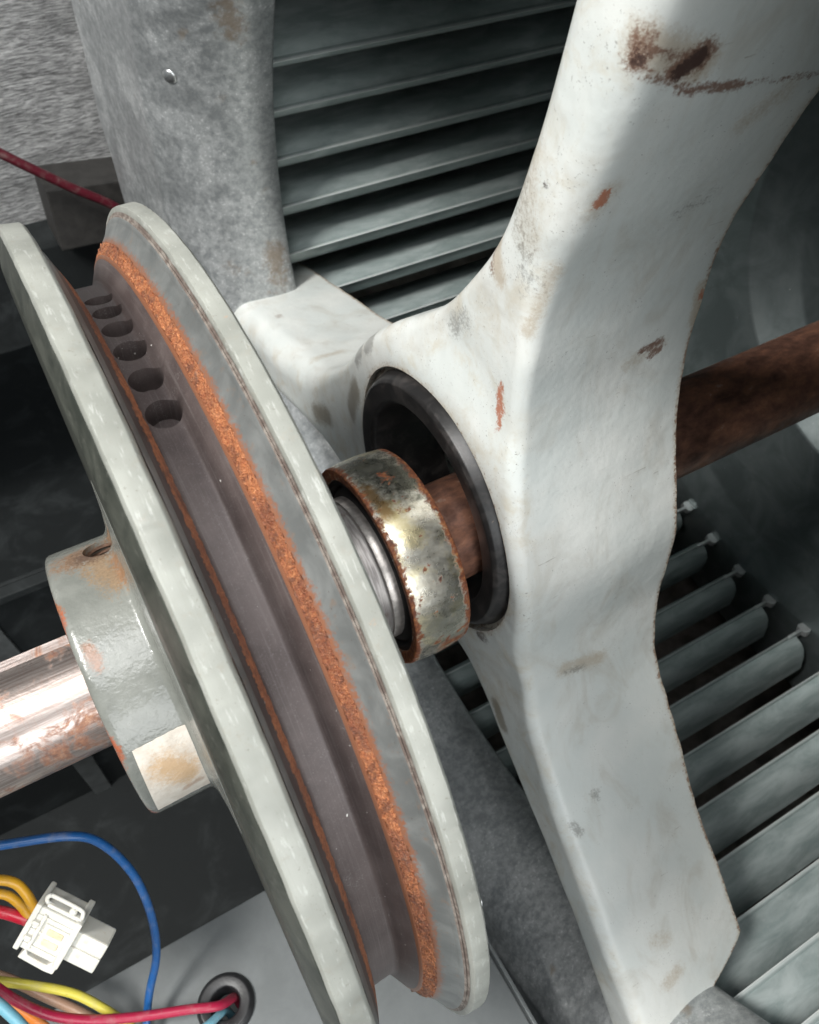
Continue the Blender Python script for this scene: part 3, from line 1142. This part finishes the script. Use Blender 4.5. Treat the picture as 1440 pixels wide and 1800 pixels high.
Vc, Fcc = rod(Vector(hd) * 2.9 + Vector((-5.17, 0, 0)), hd, .34, 1.6, 36)
drill(hb, [mesh_obj('cutter', Vc, Fcc, M_dark)])
# threads in the set-screw hole
V, Fc = [], []
hx = Vector((1, 0, 0))
hy = Vector(hd).cross(hx)
N_ = 24
turns = 6
for i in range(turns * N_ + 1):
    a = 2 * pi * i / N_
    base = Vector(hd) * (2.78 - .11 * i / N_) + Vector((-5.17, 0, 0))
    e = hx * cos(a) + hy * sin(a)
    V += [base + e * .36 + Vector(hd) * .05, base + e * .285, base + e * .36 - Vector(hd) * .05]
for i in range(turns * N_):
    for j in range(2):
        Fc.append((i * 3 + j, i * 3 + j + 1, i * 3 + j + 4, i * 3 + j + 3))
thr = mesh_obj('screw_thread', V, Fc, mat_simple('rusty_thread', (.10, .055, .035), .5, .5, .5, 6), pu, angle=20)
thr.parent = hb
thr.location = (0, 0, 0)
# paper label stuck on the hub
cor = [(-6.0, 152.5), (-4.9, 151.3), (-4.92, 192.0), (-6.08, 194.3)]
V, Fc = [], []
na, nb = 14, 22
for i in range(na + 1):
    for j in range(nb + 1):
        s, t = i / na, j / nb
        x = (cor[0][0] * (1 - s) + cor[1][0] * s) * (1 - t) + (cor[3][0] * (1 - s) + cor[2][0] * s) * t
        d = (cor[0][1] * (1 - s) + cor[1][1] * s) * (1 - t) + (cor[3][1] * (1 - s) + cor[2][1] * s) * t
        d += noise.noise((s * 6, t * 6, 1)) * .7
        r = 2.912 + .008 * noise.noise((s * 5, t * 5, 4)) + (max(0, s - .75) ** 2) * .2
        V.append((x, r * cos(radians(d)), r * sin(radians(d))))
for i in range(na):
    for j in range(nb):
        a = i * (nb + 1) + j
        Fc.append((a, a + 1, a + nb + 2, a + nb + 1))
stk = mesh_obj('paper_label', V, Fc, M_paper, pu)
stk['label'] = 'blank stained paper label stuck on the hub'
thicken(stk, .008)

# ------------------------------------------------------------------ bearing
be = thing('ball_bearing', 'stained steel ball bearing on the shaft, slid out of its rubber mount', 'bearing', (.7, 0, 0))


def pit(x, r, a, j):
    return x, r + noise.noise((x * 5, cos(a) * 8, sin(a) * 8)) * .012


lathe('outer_ring', fillet([(.04, 2.18), (0.0, 2.46), (.35, 2.5), (.7, 2.515), (1.05, 2.5), (1.4, 2.46), (1.38, 1.9), (.25, 1.9), (.2, 2.16)], .05, 3, True), M_bear, be, 220, closed=True, jitter=pit, angle=30)
lathe('seal', [(.12, 2.17), (.10, 2.05), (.2, 1.98), (.12, 1.88), (.10, 1.76), (.3, 1.66)], M_seal, be, 160, angle=60)
lathe('seal', [(1.30, 2.17), (1.32, 1.6), (1.1, 1.3)], M_seal, be, 120)
lathe('collar_ring', fillet([(-.14, 1.60), (-.14, 1.74), (.0, 1.765), (.12, 1.765), (.3, 1.6)], .03, 2), M_chrome, be, 160)
lathe('inner_ring', fillet([(-2.2, 1.255), (-2.2, 1.64), (-.16, 1.66), (-.12, 1.72), (.3, 1.6), (.3, 1.255)], .04, 2), M_inner, be, 160)

# ------------------------------------------------------------------ rubber mount
rb = lathe('rubber_mount', fillet([(2.30, 2.66), (2.22, 2.74), (2.20, 3.20), (2.27, 3.29), (2.66, 3.47), (4.4, 3.47), (4.4, 2.7), (3.0, 2.6)], .03, 3, True),
           M_rubber, None, 180, RC[0], RC[1], closed=True, angle=40)
tag(rb, 'thick black rubber mounting ring seated in the white bracket', 'rubber mount')

# ------------------------------------------------------------------ white bearing bracket: pressed sheet with three arms
XF = 2.7
near = [(-5.3, 18.5), (-4.2, 15.6), (-3.15, 12.15), (-2.93, 11.5), (-2.7, 10.6), (-2.4, 9.7), (-2.08, 8.6), (-1.76, 7.7), (-1.62, 6.7), (-1.62, 5.9), (-1.62, 4.95), (-1.78, 3.8),
        (-2.18, 2.45), (-2.68, 1.1), (-2.95, .2), (-3.05, -1.0), (-3.12, -2.2), (-3.6, -3.92), (-4.35, -5.1), (-5.05, -6.0), (-6.41, -7.55), (-8.95, -10.13), (-9.98, -11.16), (-12.6, -13.8)]
low = [(-11.1, -15.2), (-9.5, -13.35), (-7.3, -10.95), (-5.45, -9.2), (-3.97, -7.95), (-2.6, -6.7), (-1.4, -5.55), (-.1, -4.9), (1.4, -4.75), (3.2, -4.55), (5.0, -4.2), (7.0, -4.35), (9.4, -4.75), (12.5, -5.5), (20.2, -7.2)]
up = [(20.4, -4.62), (15.5, -3.45), (12.3, -2.72), (10.4, -2.1), (8.8, -1.35), (7.2, -.2), (6.1, .95), (5.3, 1.95), (4.3, 3.0), (3.2, 4.0), (2.2, 4.75), (1.4, 5.45), (.8, 6.15), (.05, 7.25), (-.34, 8.1), (-.67, 9.15), (-.95, 10.1), (-1.29, 11.6), (-2.2, 15.2), (-3.2, 18.9)]


def smooth_chain(ch):
    return [Vector((p.x, p.y)) for p in spline([(a, b, 0) for a, b in ch], 9)]


def resample(ch, step):
    out = [ch[0]]
    acc = 0
    for a, b in zip(ch[:-1], ch[1:]):
        L_ = (b - a).length
        pos = step - acc
        while pos < L_:
            out.append(a + (b - a) * (pos / L_))
            pos += step
        acc = L_ - (pos - step)
    return out


chain = []
for ch in (near, low, up):
    chain += smooth_chain(ch)
chain.append(chain[0])
loop = resample(chain, .10)
if (loop[-1] - loop[0]).length < .08:
    loop.pop()
# soften slightly so that the fold runs smoothly
for _ in range(14):
    loop = [(loop[i - 1] + loop[i] * 2 + loop[(i + 1) % len(loop)]) / 4 for i in range(len(loop))]
NL = len(loop)
area2 = sum(loop[i].x * loop[(i + 1) % NL].y - loop[(i + 1) % NL].x * loop[i].y for i in range(NL))
sgn = 1 if area2 > 0 else -1
nor = []
for i in range(NL):
    t = loop[(i + 3) % NL] - loop[i - 3]
    nor.append(Vector((t.y, -t.x)).normalized() * sgn)     # outward
for _ in range(4):
    nor = [(nor[i - 1] + nor[i] + nor[(i + 1) % NL]).normalized() for i in range(NL)]
C2 = Vector(RC)
RIN = 3.56


def plate_x(p):
    """height of the pressed front face"""
    r = (p - C2).length
    k = max(0.0, min(1.0, (5.4 - r) / (5.4 - RIN)))
    k = k * k * (3 - 2 * k)
    x = XF - .30 * k
    x += .05 * noise.noise((p.x * .45, p.y * .45, 2.2))
    return x


RHO = .30


def fold_radius(p):
    d = p - C2
    r = d.length
    deg = math.degrees(math.atan2(d.y, d.x))
    k = max(0.0, min(1.0, (r - 6.0) / 3.5))
    k = k * k * (3 - 2 * k)
    if -40 < deg < 20:
        return RHO + .62 * k
    return RHO + (.26 if deg > 60 else .10) * k


V, Fc = [], []
rings = []
nf = 10
back = []
for i in range(NL):
    p = loop[i]
    r = (p - C2).length
    xb = 6.9 + .10 * noise.noise((p.x * .3, p.y * .3, 5)) + .03 * noise.noise((p.x * 2.2, p.y * 2.2, 8))
    deg = math.degrees(math.atan2(p.y - C2.y, p.x - C2.x))
    if -150 < deg < -100 and r > 15.3:
        xb -= min(3.2, (r - 15.3) ** 1.3 * 1.5)
    back.append(xb)
rhos = [fold_radius(p) for p in loop]
for k in range(nf + 1):
    t = k / nf * pi / 2
    ring = []
    for i in range(NL):
        rho = rhos[i]
        q = loop[i] - nor[i] * rho * (1 - sin(t))
        # keep clear of the rubber ring
        v = q - C2
        if v.length < RIN + .05:
            q = C2 + v.normalized() * (RIN + .05)
        x0 = plate_x(q)
        x = x0 + rho * (1 - cos(t))
        ring.append(len(V))
        V.append((x, q.x, q.y))
    rings.append(ring)
nx = 40
for k in range(1, nx + 1):
    ring = []
    for i in range(NL):
        x0 = V[rings[nf][i]][0]
        x = x0 + (back[i] - x0) * k / nx
        s = k / nx
        wv = .05 * noise.noise((x * .5, loop[i].x * .4, loop[i].y * .4)) * s
        q = loop[i] + nor[i] * wv
        ring.append(len(V))
        V.append((x, q.x, q.y))
    rings.append(ring)
for a, b in zip(rings[:-1], rings[1:]):
    for i in range(NL):
        Fc.append((a[i], a[(i + 1) % NL], b[(i + 1) % NL], b[i]))
# front face by triangulation between the fold and the seat of the rubber ring
inn = [Vector((V[j][1], V[j][2])) for j in rings[0]]
NH = 120
hole = [C2 + Vector((cos(2 * pi * k / NH), sin(2 * pi * k / NH))) * RIN for k in range(NH)]


def inside(p, poly):
    c = False
    n = len(poly)
    j = n - 1
    for i in range(n):
        a, b = poly[i], poly[j]
        if (a.y > p.y) != (b.y > p.y) and p.x < (b.x - a.x) * (p.y - a.y) / (b.y - a.y) + a.x:
            c = not c
        j = i
    return c


pts = list(inn) + list(hole)
g = .15
coarse = inn[::3]
for iy in range(int(-14 / g), int(22 / g)):
    for iz in range(int(-17 / g), int(20 / g)):
        p = Vector((iy * g + (g / 2 if iz % 2 else 0), iz * g))
        r = (p - C2).length
        if r < RIN + .1 or r > 19.5:
            continue
        if inside(p, coarse) and min((p - q).length_squared for q in coarse) > .006:
            pts.append(p)
edges = [(i, (i + 1) % NL) for i in range(NL)] + [(NL + k, NL + (k + 1) % NH) for k in range(NH)]
vo, eo, fo, ov, oe, of = delaunay_2d_cdt(pts, edges, [], 0, 1e-5)
base = len(V)
mapv = []
for i, p in enumerate(vo):
    src = [o for o in ov[i] if o < NL]
    if src:
        mapv.append(rings[0][src[0]])
    else:
        mapv.append(len(V))
        V.append((plate_x(p), p.x, p.y))
for f in fo:
    c = sum((Vector(vo[i]) for i in f), Vector((0, 0))) / len(f)
    if (c - C2).length > RIN * .998 and inside(c, inn):
        Fc.append(tuple(mapv[i] for i in f))
# short turned-in seat wall behind the rubber ring
seat = []
for k in range(4):
    row = []
    for h_ in hole:
        row.append(len(V))
        V.append((plate_x(h_) + .16 + .5 * k, C2.x + (h_.x - C2.x) * .997, C2.y + (h_.y - C2.y) * .997))
    seat.append(row)
for a, b in zip(seat[:-1], seat[1:]):
    for i in range(NH):
        Fc.append((a[i], a[(i + 1) % NH], b[(i + 1) % NH], b[i]))
br = mesh_obj('bearing_bracket', V, Fc, M_white, None, angle=60)
fld = mark_fields(np.array([v.co[:] for v in br.data.vertices]))
for nm, cols in (('marks_dark', fld[:, :3]), ('marks_soft', fld[:, 3:])):
    at_ = br.data.attributes.new(nm, 'FLOAT_VECTOR', 'POINT')
    at_.data.foreach_set('vector', np.ascontiguousarray(cols, dtype=np.float32).ravel())
wear = np.zeros(len(br.data.vertices), dtype=np.float32)
for i in range(NL):
    for k, ring in enumerate(rings):
        if k >= nf:
            d = back[i] - V[ring[i]][0]
            wear[ring[i]] = math.exp(-d / .16)
        else:
            wear[ring[i]] = .34 * sin(pi * min(1, k / nf)) ** 2
for q_ in range(rings[-1][-1] + 1, len(wear)):
    d = math.hypot(V[q_][1] - C2.x, V[q_][2] - C2.y) - RIN
    wear[q_] = .75 * math.exp(-max(0, d) / .28)
at_ = br.data.attributes.new('edge_wear', 'FLOAT', 'POINT')
at_.data.foreach_set('value', wear)
thicken(br, .14, 40)
tag(br, 'white painted pressed steel bracket with three wide arms holding the rubber mount', 'bracket')

# ------------------------------------------------------------------ cable grommet, wires and plug
gr = lathe('cable_grommet', fillet([(-.16, .42), (.22, .50), (.26, .85), (.10, .98), (-.02, .98), (-.02, .74), (-.5, .74), (-.5, .42)], .06, 3, True), M_grom, None, 64, closed=True)
gr.rotation_euler = (0, -pi / 2, 0)
gr.location = (-7.1, -3.45, -13)
gr.scale = (1, .88, .88)
tag(gr, 'round black rubber grommet in the grey base plate', 'grommet')
W = {k: mat_wire('insulation_' + k, c) for k, c in {
    'blue': (.012, .085, .26), 'amber': (.62, .32, .02), 'red': (.50, .012, .035), 'yellow': (.58, .50, .07),
    'tan': (.40, .24, .16), 'crimson': (.36, .014, .05), 'sky': (.16, .38, .47), 'orange': (.62, .19, .03)}.items()}


def px(x, y, d):
    """a point that lies d in front of the viewer through a photograph position"""
    return CAM_P + (CAM_F + CAM_R * ((x - 720) / 1432) + CAM_U * ((900 - y) / 1432)) * d


tag(tube('blue_wire', [px(-160, 1500, 19), px(-60, 1493, 19.3), (px(0, 1486, 19.5)), px(120, 1470, 20), px(180, 1484, 20.6), px(235, 1538, 21.5), px(266, 1610, 22.4), px(275, 1680, 23.2), px(262, 1750, 23.6), px(255, 1830, 23.5), px(250, 1900, 23.1)], .115, W['blue']),
    'blue wire arching over the plug and down past the plate edge', 'wire', 'loose wires below the hub')
tag(tube('amber_wire', [px(-120, 1560, 19.3), px(-30, 1548, 19.6), px(20, 1550, 19.9), px(45, 1570, 20.1), px(62, 1600, 20.2)], .125, W['amber']),
    'upper of two amber wires entering the white plug', 'wire', 'loose wires below the hub')
tag(tube('amber_wire', [px(-120, 1590, 19.9), px(-30, 1573, 20.1), px(10, 1573, 20.3), px(35, 1590, 20.4), px(52, 1612, 20.4)], .12, W['amber']),
    'lower of two amber wires entering the white plug', 'wire', 'loose wires below the hub')
tag(tube('red_wire', [px(-120, 1596, 20.2), px(-40, 1602, 20.3), px(5, 1604, 20.4), px(50, 1618, 20.4)], .15, W['red']),
    'bright red wire entering the side of the white plug', 'wire', 'loose wires below the hub')
tag(tube('yellow_wire', [px(-130, 1715, 22), px(-30, 1722, 22.3), px(60, 1733, 22.6), px(130, 1747, 22.9), px(185, 1775, 23.2), px(225, 1802, 23.5), px(300, 1860, 23.2)], .13, W['yellow']),
    'yellow wire along the bottom above the crimson wire', 'wire', 'loose wires below the hub')
tag(tube('tan_wire', [px(-120, 1690, 24), px(0, 1716, 24), px(80, 1752, 23.9), px(160, 1790, 23.8), px(240, 1850, 23.3)], .15, W['tan']),
    'tan wire running beneath the yellow wire', 'wire', 'loose wires below the hub')
GP = Vector((-7.1, -3.45, -13))
tag(tube('crimson_wire', [px(-120, 1690, 21.4), px(-30, 1722, 21.6), px(30, 1760, 21.9), px(90, 1785, 22.3), px(160, 1793, 22.8), px(240, 1788, 23.2), px(330, 1775, 23.5), px(385, 1768, 23.8), GP + Vector((.28, .08, -.1)), GP + Vector((.3, .1, -1.2))], .135, W['crimson']),
    'crimson wire running into the black grommet', 'wire', 'loose wires below the hub')
tag(tube('sky_blue_wire', [px(-120, 1720, 20.8), px(-30, 1748, 21), px(20, 1785, 21.2), px(60, 1830, 21.4), px(100, 1880, 21.6)], .15, W['sky']),
    'pale blue wire at the bottom left corner', 'wire', 'loose wires below the hub')
tag(tube('orange_wire', [px(-60, 1730, 22.8), px(10, 1762, 22.8), px(60, 1792, 22.8), px(120, 1840, 22.8)], .14, W['orange']),
    'orange wire between the pale blue and crimson wires', 'wire', 'loose wires below the hub')
tag(tube('slate_blue_wire', [px(330, 1850, 23.2), px(352, 1815, 23.5), px(372, 1797, 23.8), GP + Vector((-.1, -.1, -.1)), GP + Vector((-.05, -.05, -1.2))], .12, W['sky']),
    'short pale blue wire rising from the black grommet', 'wire', 'loose wires below the hub')

# white nylon plug
cu = (CAM_R * .86 - CAM_U * .50 + CAM_F * .10).normalized()
cw = (-CAM_F + CAM_U * .05 - CAM_R * .30)
cw = (cw - cu * cw.dot(cu)).normalized()
cv = cw.cross(cu).normalized()
if cv.dot(CAM_U) < 0:
    cv = -cv
cp = px(98, 1626, 20.2)
pg = thing('wire_plug', 'white nylon wire plug hanging on amber and red wires', 'plug', cp - Vector((0, 0, .6)))
box('plug_housing', cp, cu, cv, cw, 1.12, 1.22, .85, M_nylon, pg, .05)
box('collar', cp + cu * .50, cu, cv, cw, .16, 1.36, .98, M_nylon, pg, .04)
box('collar', cp - cu * .56, cu, cv, cw, .14, 1.34, .96, M_nylon, pg, .04)
pb = box('plug_body', cp + cu * .92 - cv * .05, cu, cv, cw, .92, .42, .68, M_nylon, pg, .05)
pb.location -= cv * .215
p2 = box('plug_body', cp + cu * .92 - cv * .05, cu, cv, cw, .92, .42, .68, M_nylon, pg, .05)
p2.location += cv * .225
box('window_frame', cp + cw * .44 + cu * .12, cu, cv, cw, .62, .62, .08, M_nylon, pg, .03)
M_amb = mat_simple('yellowed_nylon', (.60, .50, .33), .4, 0, .25, 4)
for s in (-1, 1):
    box('terminal', cp + cw * .47 + cu * .12 + cv * .15 * s, cu, cv, cw, .40, .17, .08, M_amb, pg, .03)
box('rib', cp + cw * .45 - cu * .30, cu, cv, cw, .09, 1.0, .08, M_nylon, pg, .03)
for s in (-1, 0, 1):
    box('rib', cp - cu * .02 + cv * .42 * s - cw * .0 + cw * .43, cu, cv, cw, .9, .05, .07, M_nylon, pg, .015)
box('key', cp + cw * .47 - cu * .42 + cv * .22, cu, cv, cw, .16, .1, .12, M_nylon, pg, .02)
box('key', cp + cw * .47 - cu * .42 - cv * .22, cu, cv, cw, .16, .1, .12, M_nylon, pg, .02)
# loop latch at the top edge
lo = []
for k in range(9):
    a = pi / 2 + pi * k / 8
    lo.append(cp + cv * (.80 + .11 * sin(a)) + cu * (-.38 + .11 * cos(a)) + cw * .30)
lo = [cp + cv * .66 + cu * .48 + cw * .30, cp + cv * .80 + cu * .46 + cw * .30, cp + cv * .90 + cu * .34 + cw * .30] + lo + [cp + cv * .66 + cu * .1 + cw * .30]
tube('latch_loop', lo, .055, M_nylon, pg, 4, 8)
box('latch_base', cp + cv * .68 + cu * .05 + cw * .25, cu, cv, cw, .9, .10, .26, M_nylon, pg, .03)
dome('latch_pin', cp + cv * .79 + cu * .22 + cw * .33, cw, .10, .09, M_nylon, pg)
# lower clip
prism('clip', [(-.42, -.98), (-.34, -.66), (-.22, -.82), (.30, -.84), (.42, -.66), (.56, -.66), (.54, -1.0), (.30, -1.02)], cp - cw * .2, cu, cv, cw, .5, M_nylon, pg, .03)
